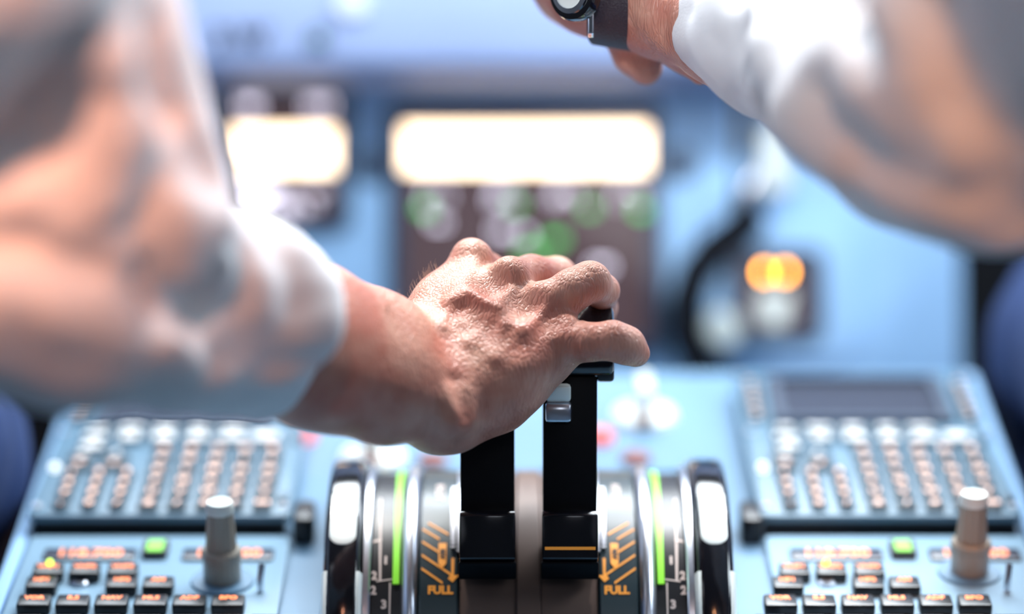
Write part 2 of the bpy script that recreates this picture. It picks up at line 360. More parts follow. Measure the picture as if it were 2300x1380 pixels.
# ---------------------------------------------------------------- displays
def display(name, x0, x1, y0, y1, label, cat, dz=.010, base=0):
    (u0, v1), (u1, v0) = pn(x0, y0), pn(x1, y1)
    r = empty(name, FPn.matrix((u0+u1)/2, (v0+v1)/2, base), label, cat); W = (u1-u0)/2; H = (v1-v0)/2
    b = MB(); b.rrect(-W, W, -H, H, 0, dz, .010, .003, hole=(-W+.011, W-.011, -H+.011, H-.011), hr=.006); b.build('bezel', M['bezel'], r)
    b = MB(); b.rrect(-W+.011, W-.011, -H+.011, H-.011, 0, .003, .006); s = b.build('screen', M['screen'], r)
    return r, s, W, H
def loc_on(r, px, py, w_=.0):
    u, v = pn(px, py, w_); q = r.matrix_world.inverted() @ (FPn.o + FPn.u*u + FPn.v*v + FPn.w*w_); return q.x, q.y
r, s, W, H = display('engine_display', 872, 1492, 232, 800, 'large square engine display behind the hand, crossed by a wide glowing band', 'display')
x0, y1 = loc_on(r, 905, 286); x1, y0 = loc_on(r, 1455, 384)
b = MB(); b.rrect(x0, x1, y0, y1, .0031, .0036, .002); b.build('scan_band', M['band'], s)
def dial(px, py, rad, a0, a1, m, par, r=r, th=.0014, name='dial_arc'):
    x, y = loc_on(r, px, py); b = MB(); pts = []
    for i in range(25):
        a = math.radians(a0+(a1-a0)*i/24); pts.append((x+rad*math.cos(a), y+rad*math.sin(a), .0036))
    b.tube(pts, th/2, 6); return b.build(name, m, par)
def lab(st, size, px, py, m, par, r=r, name='readout', bold=.0003):
    x, y = loc_on(r, px, py); b = MB(); b.text(st, size, x, y, .0034, bold=bold); return b.build(name, m, par)
for px, sgn in ((980, 1), (1130, 1), (1265, 1), (1410, 1)):
    dial(px, 452, .0085, 0, 200, M['swhite'], s)
for px, py, st in ((955, 470, '82'), (1160, 462, '61'), (1325, 470, '61'), (1440, 474, '82'), (1245, 540, '640'), (1190, 565, '640')):
    lab(st, .0085, px, py, M['sgreen'], s, bold=.0005)
for px, py, st in ((1125, 445, 'N1'), (1255, 445, '%'), (1130, 520, 'EGT'), (1180, 530, 'FF'), (985, 500, 'KG'), (1350, 600, 'FOB')):
    lab(st, .007, px, py, M['swhite'], s)
r2, s2, W, H = display('standby_display', 487, 790, 192, 520, 'small square standby display beside the left sleeve with a glowing band', 'display')
x0, y1 = loc_on(r2, 515, 292); x1, y0 = loc_on(r2, 765, 384)
b = MB(); b.rrect(x0, x1, y0, y1, .0031, .0036, .002); b.build('scan_band', M['band'], s2)
for st, px, py in (('240', 560, 240), ('1013', 715, 240)): lab(st, .010, px, py, M['swhite'], s2, r=r2)
for i in range(7):
    a = math.radians(200+ i*23); cx, cy = loc_on(r2, 645, 400); b = MB()
    b.tube([(cx+.020*math.cos(a), cy+.020*math.sin(a), .0036), (cx+.029*math.cos(a), cy+.029*math.sin(a), .0036)], .0009, 6); b.build('tick_mark', M['swhite'], s2)
lab('20', .011, 640, 465, M['swhite'], s2, r=r2)
x0, y1 = loc_on(r2, 525, 425); b = MB(); b.poly([(x0, y1), (x0+.035, y1), (x0+.012, y1-.018), (x0+.004, y1-.012)], .0008); o = b.build('horizon_patch', M['swhite'], s2); o.location.z = .0031
# gauge with amber lamps
r3, s3, W, H = display('pressure_gauge', 1632, 1846, 560, 770, 'square dark gauge with two amber figures lit, right of the dark curved cable', 'gauge', .010, .012)
for st, px in (('8', 1713), ('8', 1758)): lab(st, .0085, px, 615, M['amber'], s3, r=r3, name='lit_figure', bold=.0004)
x, y = loc_on(r3, 1735, 690); b = MB(); b.poly([(x-.013, y+.010), (x+.013, y+.010), (x+.006, y-.014), (x-.006, y-.014)], .0012); o = b.build('pointer', M['capw'], s3); o.location.z = .0032
for i in range(11):
    a = math.radians(205 + i*13); cx, cy = loc_on(r3, 1735, 668); b = MB()
    b.tube([(cx+.021*math.cos(a), cy+.021*math.sin(a), .0036), (cx+.026*math.cos(a), cy+.026*math.sin(a), .0036)], .0006, 6); b.build('tick_mark', M['wline'], s3)
# landing gear lever
u, v = pn(1700, 360)
r = empty('gear_lever', FPn.matrix(u, v, 0), 'landing gear lever with tall white handle in a black slot, under the right sleeve', 'lever')
def L(px, py): a, c = pn(px, py); return a-u, c-v
(x0, y1), (x1, y0) = L(1653, 225), L(1680, 352); b = MB(); b.rrect(x0, x1, y0, y1, 0, .003, .004); b.build('slot', M['black'], r)
(x0, y1), (x1, y0) = L(1700, 280), L(1772, 445); b = MB(); b.rrect(x0, x1, y0, y1, .004, .026, .009, .006); b.build('handle', M['white'], r)
(x0, y1), (x1, y0) = L(1640, 425), L(1695, 485); b = MB(); b.rrect(x0, x1, y0, y1, 0, .022, .006, .004); b.build('base_block', M['black'], r)
b = MB(); b.tube([(*L(1668, 440), .02), (*L(1690, 400), .022), (*L(1715, 380), .018)], .004); b.build('arm', M['metal'], r)
b = MB(); pts = [(1690, 478), (1655, 520), (1600, 560), (1560, 610), (1538, 680), (1538, 750), (1562, 810), (1605, 862)]
b.tube([FPn.o + FPn.u*pn(*p)[0] + FPn.v*pn(*p)[1] + FPn.w*.022 for p in pts], .0135, 12)
tag(b.build('curved_cable', M['dark'], None), 'thick dark cable curving down the panel left of the square gauge', 'cable')
u, v = pn(1618, 742); b = MB(); b.lathe([(0, 0), (.014, 0), (.013, .016), (.010, .019), (0, .019)]); o = b.build('white_knob', M['capw'], None); o.matrix_world = FPn.matrix(u, v, .012)
tag(o, 'round white knob at lower left corner of the square gauge', 'knob')
# ================================================================ pedestal
AXY = (P(1185, 1452, 1.56).y, P(1185, 1452, 1.56).z)
yN, zN = FB.o.y - .34*FB.v.y, FB.o.z - .34*FB.v.z
_, vF = pb(1185, 838); far = FB.o + FB.v*vF
root = empty('pedestal', Vector((X0, FB.o.y, 0)), 'blue-grey centre pedestal console carrying keypads, radio panels and levers', 'pedestal')
b = MB(); prof = [(yN-FB.o.y, 0), (yN-FB.o.y, zN), (far.y-FB.o.y, far.z), (far.y-FB.o.y+.02, 0)]
for x0, x1 in ((-.290, -.112), (.112, .290)): b.prism_x(prof, x0, x1)
ya, yb = AXY[0]-.112-FB.o.y, AXY[0]+.112-FB.o.y; zs = lambda y: FB.o.z + y*math.tan(sl)
b.prism_x([(prof[0][0], 0), prof[1], (ya, zs(ya)), (ya, AXY[1]-.15), (yb, AXY[1]-.15), (yb, zs(yb)), prof[2], prof[3]], -.1119, .1119)
b.build('console_body', M['blue2'], root, ang=30)
for sx in (-1, 1): b = MB(); b.box(sx*.287-.004, sx*.287+.004, -.30, vF-.01, -.002, .004, .001); o = b.build('edge_rail', M['blue'], root); o.matrix_world = FB.matrix(0, 0, 0)
KEYG = None
def keypad(cx, label):
    r = empty('keypad_unit', FB.matrix(cx, .0, 0), label, 'keypad unit', 'keypad units either side of the levers')
    Wd, D = .0745, .212
    b = MB(); b.box(-Wd+.003, Wd-.003, .003, D-.002, 0, .0108); b.build('lower_case', M['black'], r)
    b = MB(); b.rrect(-Wd, Wd, 0, D, .0103, .0145, .005, .0010); b.build('faceplate', M['keypad'], r)
    b = MB(); b.rrect(-.056, .056, .128, .200, .0145, .019, .005, .0015, hole=(-.048, .048, .134, .194), hr=.004); b.build('screen_frame', M['bezel'], r)
    b = MB(); b.rrect(-.048, .048, .134, .194, .0145, .0158, .004); b.build('screen', M['mscreen'], r)
    def key(u, v, kw, kh, st, size, m, shape='r'):
        b = MB()
        if shape == 'c': b.lathe([(0, 0), (kw/2, 0), (kw/2, .003), (kw/2-.001, .0038), (0, .0038)], 0, 0, 0, 18)
        else: b.rrect(-kw/2, kw/2, -kh/2, kh/2, 0, .0038, .0015, .0008, n=3)
        k = b.build('key', M['key'], r, loc=(u, v, .0145))
        if st:
            b = MB(); b.text(st, size, 0, 0, .0039, bold=.00018); b.build('legend', m, k)
    for i in range(6):
        for sx in (-1, 1): key(sx*.0655, .136+.0105*i, .009, .006, '-' , .012, M['legend'])
    fn = [['DIR', 'PROG', 'PERF', 'INIT', 'DATA'], ['F-PLN', 'RAD\nNAV', 'FUEL\nPRED', 'SEC\nF-PLN', 'ATC\nCOMM', 'MCDU\nMENU']]
    for j, row in enumerate(fn):
        for i, st in enumerate(row): key(-.050+.0205*i, .117-.013*j, .016, .009, st, .0052, M['legw'])
    key(-.050, .091, .016, .009, 'AIR\nPORT', .0048, M['legw'])
    for u, v, st in ((-.054, .078, '<'), (-.034, .078, '^'), (-.054, .066, '>'), (-.034, .066, 'v')): key(u, v, .015, .009, st, .009, M['legw'] if v > .07 else M['legend'])
    for i in range(12): key(-.0565+.0160*(i % 3), .0520-.0140*(i//3), .0095, .0095, '123456789.0/'[i], .0078, M['legend'], 'c')
    for i in range(30):
        st = (list('ABCDEFGHIJKLMNOPQRSTUVWXYZ') + ['/', 'SP', '^', 'CLR'])[i]
        key(-.0065+.0162*(i % 5), .0860-.0152*(i//5), .0115, .0095, st, .0072 if len(st) == 1 else .0045, M['legend'])
    for v in (.018, .105): key(.0695, v, .004, .008, '', 0, None)
    for sx in (-1, 1):
        for v in (.012, .118, .205): b = MB(); b.lathe([(0, 0), (.0028, 0), (.0024, .0012), (0, .0014)], 0, 0, 0, 12); b.build('screw', M['metal'], r, loc=(sx*.0705, v, .0145))
    b = MB(); b.rrect(-Wd+.004, -Wd+.009, .060, .065, .0145, .018, .003, .001); b.build('lamp', M['legw'], r)
    return r
keypad(-.2095, 'keypad unit under the left sleeve, left of the throttle levers')
keypad(.2065, 'keypad unit below the square gauge, right of the throttle levers')
# catches beside keypads
for cx, lb in ((-.127, 'small black catch at the inner front corner of the left keypad'), (.127, 'small black catch at the inner front corner of the right keypad')):
    b = MB(); b.rrect(-.006, .006, -.012, .014, 0, .016, .004, .002); o = b.build('catch', M['black'], None); o.matrix_world = FB.matrix(cx, .004, 0); tag(o, lb, 'catch', 'catches beside the keypads')
# ---------------------------------------------------------------- radio panels
def radio(side, label):
    cx = -.2075 if side < 0 else .2075
    r = empty('radio_panel', FB.matrix(cx, 0, 0), label, 'radio panel', 'radio panels nearest the camera')
    def q(px, py, w_=.006): u, v = pb(px, py, w_); return u-cx, v
    b = MB(); b.rrect(-.0735, .0735, -.30, -.006, 0, .005, .004, .0012); b.build('faceplate', M['radio'], r)
    xs = (lambda x: x) if side < 0 else (lambda x: x + 1677)
    def win(px0, px1, py, h, st, m, size):
        x0, y = q(xs(px0), py); x1, _ = q(xs(px1), py)
        b = MB(); b.rrect(x0, x1, y-h/2, y+h/2, .005, .0068, .002, .0006); wnd = b.build('window', M['mscreen'], r)
        b = MB(); b.text(st, size, (x0+x1)/2, y, .0070, bold=.0003); b.build('readout', m, wnd)
    win(98, 305, 1246, .013, '118.700', M['lego'], .0115); win(410, 615, 1246, .013, '121.500', M['lego'], .0115)
    x, y = q(xs(350), 1238); b = MB(); b.rrect(x-.007, x+.007, y-.008, y+.008, .005, .009, .001); k = b.build('transfer_key', M['black'], r)
    b = MB(); b.rrect(x-.0045, x+.0045, y-.0065, y+.0065, .009, .0096, .001); b.build('arrow_window', M['lcdg'], k)
    def key(px, py, st, m=M['lego'], wd=.0165, h=.013, z=.0060):
        x, y = q(xs(px), py, .011); b = MB(); b.rrect(-wd/2, wd/2, -h/2, h/2, 0, z, .0015, .001, n=3)
        k = b.build('key', M['key'] if wd < .0001 else M['black'], r, loc=(x, y, .005))
        if st: b = MB(); b.text(st, .0052, 0, .0018, z+.0001, bold=.00022); b.build('legend', m, k)
        return k
    for px, st in ((108, 'VHF1'), (190, 'VHF2'), (275, 'VHF3')): key(px, 1276, st)
    for px, st in ((93, 'HF1'), (273, 'HF2'), (355, 'AM')): key(px, 1306, st)
    for px, st in zip((76, 163, 250, 338, 425, 512), ('VOR', 'ILS', 'NAV', 'MLS', 'ADF', 'BFO')): key(px, 1347, st, wd=.0175)
    for i, px in enumerate((55, 145, 235, 325, 415, 505, 595)):
        k = key(px, 1398, 'CALL', M['wline'], wd=.0165, h=.016, z=.007)
    x, y = q(xs(112 if side < 0 else 178), 1264, .012); b = MB(); b.lathe([(0, .005), (.0018, .005), (.0018, .012), (.001, .0135), (0, .0138)], x, y, 0, 16); b.build('lit_lamp', M['yg'], r)
    x, y = q(xs(180), 1308); b = MB(); b.lathe([(0, .005), (.005, .005), (.005, .0065), (.0035, .0075), (0, .0068)], x, y, 0, 20); b.build('fastener', M['metal'], r)
    x, y = q(xs(520 if side < 0 else 540), 1360); 
    # tall double knob
    kx, ky = q(500 if side < 0 else 2177, 1303 if side < 0 else 1284, .006)
    b = MB(); b.lathe([(0, .005), (.0175, .005), (.017, .0065), (0, .0068)], kx, ky, 0, 48); kb = b.build('knob_collar', M['blue2'], r)
    b = MB(); b.lathe([(0, 0), (.0102, 0), (.0104, .0008), (.0104, .013), (.0112, .014), (.0112, .017), (.0100, .0185), (0, .0185)], kx, ky, .0068, 72, flute=.04, nf=20); k1 = b.build('outer_knob', M['cream'], r)
    b = MB(); b.lathe([(0, .0185), (.0088, .0185), (.0072, .040), (0, .040)], kx, ky, .0068, 72, flute=.07, nf=12); b.build('inner_knob', M['cream'], r)
    b = MB(); b.lathe([(0, .040), (.0074, .040), (.0076, .041), (.0076, .0445), (.0068, .0462), (0, .0465)], kx, ky, .0068, 40); b.build('knob_cap', M['capw'], r)
    x, y = q(xs(585), 1325); b = MB(); b.tube([(x, y, .005), (x, y, .012), (x+.001, y+.003, .020)], .0018, 8); b.build('toggle', M['metal'], r)
    return r
radio(-1, 'radio panel with tall cream knob and orange keys, bottom left corner')
radio(1, 'radio panel with tall cream knob and orange keys, bottom right corner')
# ---------------------------------------------------------------- small controls on the pedestal, forward of the levers
def on_b(o, px, py, w_=0): u, v = pb(px, py); o.matrix_world = FB.matrix(u, v, w_); return o
def star_knob(px, py, lb):
    u, v = pb(px, py); r = empty('selector_knob', FB.matrix(u, v, 0), lb, 'knob', 'selector knobs forward of the levers')
    b = MB(); b.lathe([(0, 0), (.020, 0), (.019, .004), (.010, .008), (0, .008)], 0, 0, 0, 32); b.build('skirt', M['capw'], r)
    b = MB(); b.rrect(-.0045, .0045, -.016, .016, .008, .026, .004, .002); b.build('grip', M['white'], r)
    b = MB(); b.rrect(-.004, .004, -.022, -.012, .004, .010, .002, .001); b.build('pointer', M['redd'], r)
star_knob(1447, 940, 'white selector knob right of the right throttle lever, below the little finger')
star_knob(838, 1035, 'white selector knob partly hidden below the forearm, left of the levers')
for px, py, m, rad, h, lb in ((686, 988, 'red', .0065, .006, 'round red button below the forearm on the left'), (1350, 990, 'red', .0075, .006, 'round red button just right of the right throttle lever'),
                       (972, 1040, 'redd', .009, .004, 'dull red-brown button left of the left throttle lever'), (1428, 1035, 'redd', .009, .004, 'dull red-brown button forward of the right quadrant dial')):
    b = MB(); b.lathe([(0, 0), (rad, 0), (rad, h*.7), (rad*.8, h), (0, h)]); tag(on_b(b.build('button', M[m], None), px, py), lb, 'button')
# ================================================================ thrust quadrant
AX = P(1185, 1452, 1.56); AX.x = X0
MQ = Matrix.Translation(AX)
def tdeg(py, R):                                   # angle round the drum where the view line of that height meets it
    r = ray(1185, py); o = CAM - AX; a = r.y**2 + r.z**2; bb = 2*(o.y*r.y + o.z*r.z); c = o.y**2+o.z**2-R*R; D = bb*bb-4*a*c
    if D < 0: return 105
    t = (-bb - math.sqrt(D))/(2*a); y, z = o.y+r.y*t, o.z+r.z*t; return math.degrees(math.atan2(z, -y))
def cylmap(R):
    def f(c): t = c.y/R; rr = R + c.z; return Vector((c.x, -rr*math.cos(t), rr*math.sin(t)))
    return f
RQ = .0985
quad = empty('throttle_quadrant', MQ, 'curved slate throttle quadrant with orange hatching and FULL lettering', 'throttle quadrant')
b = MB(); b.arc([(-.0995+.012, .03), (-.0995+.012, RQ-.006), (.0875, RQ-.006), (.0875, .03)], -60, 170, 60); b.build('drum_core', M['black'], quad)
b = MB(); b.arc([(-.0365, RQ-.008), (-.0365, RQ-.001), (-.0070, RQ-.001), (-.0070, RQ-.008)], -60, 170, 60)
b.arc([(.0070, RQ-.008), (.0070, RQ-.001), (.0365, RQ-.001), (.0365, RQ-.008)], -60, 170, 60); b.build('lever_track', M['bronze'], quad)
b = MB(); b.arc([(-.0066, RQ-.008), (-.0066, RQ), (-.0058, RQ+.0008), (.0058, RQ+.0008), (.0066, RQ), (.0066, RQ-.008)], -60, 170, 60); b.build('centre_strip', M['bronze'], quad)
for sx in (-1, 1):
    S = lambda pts: [(sx*x, R) for x, R in pts]
    b = MB(); b.arc(S([(.0375, RQ-.01), (.0375, RQ), (.0385, RQ+.001), (.0575, RQ+.001), (.0585, RQ), (.0585, RQ-.01)]), -60, 170, 72); dialp = b.build('dial_plate', M['slate'], quad)
    f = cylmap(RQ+.0011); a2 = lambda py: math.radians(tdeg(py, RQ+.001))*(RQ+.0011); b = MB()
    # hatching
    for k in range(5):
        yc = a2((1176, 1190, 1218, 1248, 1278)[k]); x0 = .0572; x1 = (.0430, .0478, .0485, .0412, .0458)[k]; dy = (x0-x1)*.74
        if k == 0: x0 -= .003; dy = (x0-x1)*.74
        b.poly([(sx*x0, yc+.0007), (sx*x1, yc-dy+.0007), (sx*x1, yc-dy-.0007), (sx*x0, yc-.0007)], .0002, f)
    ya, yb = a2(1255), a2(1305)
    b.poly([(sx*.0412, ya), (sx*.0398, ya), (sx*.0398, yb+.003), (sx*.0372, yb+.003), (sx*.0405, yb-.001), (sx*.0430, yb+.001), (sx*.0412, yb+.004)], .0003, f)
    b.text('FULL', .0062, sx*.0470, a2(1327), 0, .0001, mapf=f, bold=.0003); b.build('orange_marking', M['orange'], dialp)
    b = MB(); ya, yb = a2(1222), a2(1278)
    b.poly([(sx*.0482, ya), (sx*.0440, ya), (sx*.0440, yb+.003), (sx*.0461, yb), (sx*.0482, yb+.003)], .0005, f); o = b.build('reverse_flag', M['orange'], dialp)
    b = MB(); b.text('REV', .0036, sx*.0461, (ya+yb)/2+.0008, .0006, .0001, rot=-math.pi/2, mapf=f, bold=.0002); b.build('lettering', M['slate'], o)
    b = MB(); b.text('A/THR', .0060, sx*.0480, a2(1105), 0, .0001, rot=-sx*math.pi/2, mapf=f, bold=.0002); b.build('white_lettering', M['wline'], dialp)
    b = MB(); b.arc(S([(.0590, RQ-.01)] + [(.0635-.0045*math.cos(math.radians(a)), RQ-.001+.0045*math.sin(math.radians(a))) for a in range(0, 181, 20)] + [(.0680, RQ-.01)]), -60, 170, 72); b.build('steel_rail', M['metal'], quad)
    b = MB(); b.arc(S([(.0690, RQ-.01), (.0690, RQ+.0002), (.0725, RQ+.0002), (.0725, RQ-.01)]), tdeg(1312, RQ), 150, 60); b.build('green_band', M['gline'], quad)
    b = MB(); b.arc(S([(.0680, RQ-.01), (.0680, RQ-.001), (.0840, RQ-.001), (.0840, RQ-.01)]), -60, 160, 60); sp = b.build('trim_scale', M['black'], quad)
    f = cylmap(RQ-.0009); b = MB()
    b.poly([(sx*.0800, a2(1120)), (sx*.0812, a2(1120)), (sx*.0798, a2(1308)), (sx*.0786, a2(1308))], .0002, f)
    b.poly([(sx*.0812, a2(1308)), (sx*.0812, a2(1311)), (sx*.0728, a2(1306)), (sx*.0728, a2(1303))], .0002, f)
    b.poly([(sx*.0790, a2(1212)), (sx*.0836, a2(1217)), (sx*.0836, a2(1222)), (sx*.0790, a2(1217))], .0002, f)
    b.poly([(sx*.0735, a2(1312)), (sx*.0743, a2(1312)), (sx*.0743, a2(1420)), (sx*.0735, a2(1420))], .0002, f)
    for st, x, py in (('1', .0765, 1262), ('2', .0825, 1297), ('2', .0828, 1330), ('3', .0770, 1362)): b.text(st, .0065, sx*x, a2(py), 0, .0001, mapf=f, bold=.0003)
    b.build('scale_marking', M['wline'], sp)
    b = MB(); b.arc(S([(.0845, .04), (.0845, RQ+.002), (.0853, RQ+.003), (.0882, RQ+.003), (.0888, RQ+.002), (.0888, .04)]), -60, 175, 72); b.build('side_rail', M['metal'], quad)
    # toothed strips beside the levers
    for x, a0, a1 in ((.0405, 1095, 1232), (.0372, 1060, 1240)):
        b = MB(); t0, t1 = tdeg(a1, RQ+.003), tdeg(a0, RQ+.003); n = int((t1-t0)/1.4)
        for i in range(n):
            t = t0 + (t1-t0)*i/n; b.arc(S([(x-.0012, RQ-.002), (x-.0012, RQ+.0035), (x+.0012, RQ+.0035), (x+.0012, RQ-.002)]), t, t+.85, 1)
        b.arc(S([(x-.0009, RQ-.002), (x-.0009, RQ+.0027), (x+.0009, RQ+.0027), (x+.0009, RQ-.002)]), t0, t1, 12); b.build('toothed_strip', M['metal'], quad)
# quadrant sides down into the pedestal
b = MB(); b.box(-.0885, .0885, -.092, .10, -.14, -.01); b.build('housing', M['black'], quad)
# trim wheels
def wheel(sx, label):
    r = empty('trim_wheel', MQ @ Matrix.Translation((sx*.0995, 0, 0)), label, 'trim wheel', 'trim wheels either side of the quadrant')
    RW = .1065; w2 = .0102
    sect = [(-w2, .070), (-w2, RW-.006)] + [(-w2+.0045-.0045*math.cos(a), RW-.0062+.0045*math.sin(a)+.0012*math.sin(a)) for a in (.3, .6, .9, 1.2, 1.5)] + \
           [(w2-.0045+.0045*math.cos(a), RW-.0062+.0045*math.sin(a)+.0012*math.sin(a)) for a in (1.5, 1.2, .9, .6, .3)] + [(w2, RW-.006), (w2, .070)]
    b = MB(); b.arc(sect, 0, 360, 120); b.build('rim', M['gloss'], r)
    b = MB(); b.lathe([(0, -w2+.003), (.071, -w2+.003), (.071, w2-.003), (0, w2-.003)], 0, 0, 0, 64, axis='x'); b.build('web', M['black'], r)
    for tc in (tdeg(1155, RW),):
        b = MB(); pts = []; hw, hl, rr = .0072, .0205, .0062; Rr = RW-.0007; yc = math.radians(tc)*Rr
        for cx, cy, a0 in ((hw-rr, hl-rr, 0), (-hw+rr, hl-rr, 90), (-hw+rr, -hl+rr, 180), (hw-rr, -hl+rr, 270)):
            for i in range(7): a = math.radians(a0+15*i); pts.append((cx+rr*math.cos(a), yc+cy+rr*math.sin(a)))
        f = cylmap(Rr); N = len(pts)
        bb = bmesh.new(); 
        rings = []
        for sc_, z in ((1, -.002), (1, .0006), (.93, .0011), (.7, .0012), (.35, .0012)):
            rings.append([bb.verts.new(f(Vector((p[0]*sc_, yc+(p[1]-yc)*sc_, z)))) for p in pts])
        for R0, R1 in zip(rings, rings[1:]):
            for i in range(N): bb.faces.new((R0[i], R0[(i+1) % N], R1[(i+1) % N], R1[i]))
        cvt = bb.verts.new(f(Vector((0, yc, .0012))))
        for i in range(N): bb.faces.new((rings[-1][i], rings[-1][(i+1) % N], cvt))
        b._add(bb); b.build('white_mark', M['white'], r)
    for k in range(1, 8):
        for e in (-1, 1):
            t = tdeg(1356, RW) - 45*(k-1); t0, t1 = t-10, t+10; x = e*(w2-.0012); b = MB()
            b.arc([(x-e*.0026, RW-.004), (x-e*.0020, RW-.0010), (x+e*.0004, RW-.0016), (x+e*.0019, RW-.0052), (x+e*.0019, RW-.010), (x, RW-.010)], t0, t1, 14); b.build('edge_mark', M['white'], r)
wheel(-1, 'black trim wheel with white mark on the left side of the quadrant')
wheel(1, 'black trim wheel with white mark on the right side of the quadrant')
# levers
def yz(py, d): p = P(1185, py, d) - AX; return p.y, p.z
def lever(sx, label):
    r = empty('throttle_lever', MQ @ Matrix.Translation((sx*.0214 + (.0004 if sx > 0 else -.0004), 0, 0)), label, 'throttle lever', 'pair of throttle levers')
    hw = .0143
    b = MB(); b.prism_x([yz(1290, 1.459), yz(1150, 1.459), yz(845, 1.452), yz(845, 1.466), yz(1150, 1.475), yz(1250, 1.49)], -hw, hw, .0012); b.build('stem', M['lever'], r)
    b = MB(); b.prism_x([yz(1262, 1.4535), yz(1256, 1.4505), yz(1158, 1.4515), yz(1148, 1.4545), yz(1148, 1.466), yz(1262, 1.466)], -hw-.0004, hw+.0004, .0008); b.build('block', M['gloss'], r)
    b = MB(); b.prism_x([yz(1302, 1.4585), yz(1270, 1.4525), yz(1262, 1.4525), yz(1262, 1.47), yz(1302, 1.47)], -hw-.001, hw+.001, .0012); b.build('foot', M['lever'], r)
    if sx > 0:
        b = MB(); b.prism_x([yz(1236, 1.4503), yz(1229, 1.4503), yz(1229, 1.4525), yz(1236, 1.4525)], -hw+.001, hw-.001); b.build('orange_line', M['orange'], r)
    # head: cross grip with flange
    x0, x1 = (-.022, .0232) if sx > 0 else (-.0232, .022)
    b = MB(); b.prism_x([yz(845, 1.450), yz(800, 1.4465), yz(745, 1.4495), yz(690, 1.460), yz(676, 1.468), yz(690, 1.474), yz(800, 1.474), yz(845, 1.468)], x0, x1, .003); b.build('grip', M['gloss'], r)
    xa = x1-.009 if sx > 0 else x0; b = MB(); b.prism_x([yz(858, 1.452), yz(800, 1.449), yz(795, 1.474), yz(858, 1.472)], xa, xa+.009, .0018); b.build('flange', M['black'], r)
    # button housing on the stem
    bx = -.0055
    b = MB(); b.prism_x([yz(950, 1.4485), yz(915, 1.4475), yz(902, 1.450), yz(902, 1.457), yz(950, 1.457)], bx-.0075, bx+.0062, .0018); hb = b.build('button_housing', M['metal'], r)
    b = MB(); b.prism_x([yz(904, 1.449), yz(870, 1.4455), yz(862, 1.448), yz(862, 1.456), yz(904, 1.456)], bx-.0072, bx+.0058, .002); b.build('button', M['capw'], r)
lever(-1, 'left black throttle lever, its grip hidden under the palm')
lever(1, 'right black throttle lever with orange line, gripped by ring and little fingers')
# ================================================================ left pilot: forearm and hand on the levers
org = P(-500, 700, 1.0); org.z = 0
pil = empty('person', org, 'person in pale shirt on the left, hand gripping the throttle levers', 'person')
A = Body()
A.chain([(925, 815, 1.425, 23), (840, 775, 1.405, 25), (700, 730, 1.375, 28), (420, 680, 1.31, 30), (200, 640, 1.26, 34)], 16)
A.chain([(975, 900, 1.412, 22), (860, 872, 1.395, 25), (720, 830, 1.37, 28), (420, 720, 1.31, 30), (200, 650, 1.26, 34)], 16)
A.chain([(200, 640, 1.25, 34), (90, 100, 1.22, 40)], 20)
# metacarpals / palm
A.chain([(930, 800, 1.432, 21), (1000, 690, 1.452, 16), (1061, 594, 1.470, 11.6)], 12)
A.chain([(958, 835, 1.428, 20), (1060, 720, 1.440, 16), (1143, 630, 1.452, 11.5)], 12)
A.chain([(985, 875, 1.422, 20), (1110, 770, 1.430, 16.5), (1222, 690, 1.440, 12.0)], 12)
A.chain([(1005, 918, 1.416, 20), (1140, 830, 1.424, 17), (1262, 768, 1.432, 13.0)], 12)
A.chain([(1000, 925, 1.420, 20), (1110, 880, 1.428, 19), (1215, 812, 1.440, 15)], 12)           # outer edge of palm
A.chain([(1000, 840, 1.45, 18), (1130, 760, 1.456, 13), (1200, 720, 1.455, 9)], 10)                   # palm filling
# fingers
A.chain([(1061, 594, 1.470, 11.2), (1120, 625, 1.510, 9.6), (1175, 700, 1.523, 8.6), (1185, 760, 1.512, 7.6)], 4)
A.chain([(1143, 630, 1.452, 11.2), (1195, 616, 1.470, 9.8), (1253, 622, 1.490, 10.0), (1300, 690, 1.500, 8.8), (1290, 760, 1.494, 7.8)], 4)
A.chain([(1222, 690, 1.440, 11.6), (1280, 655, 1.438, 10.6), (1327, 634, 1.442, 10.9)], 5)
A.chain([(1327, 634, 1.442, 10.4), (1352, 652, 1.455, 8.6), (1357, 690, 1.480, 7.0), (1345, 740, 1.484, 6.6)], 3)
A.chain([(1262, 768, 1.432, 12.4), (1320, 769, 1.423, 9.1), (1375, 765, 1.4195, 9.6)], 6)
A.chain([(1375, 765, 1.4195, 9.6), (1408, 777, 1.422, 9.0), (1430, 795, 1.426, 7.0)], 4)
# thumb, on the far left of the grips
A.chain([(940, 850, 1.45, 16), (1030, 810, 1.49, 13), (1110, 770, 1.505, 10.5), (1160, 800, 1.500, 9)], 8)
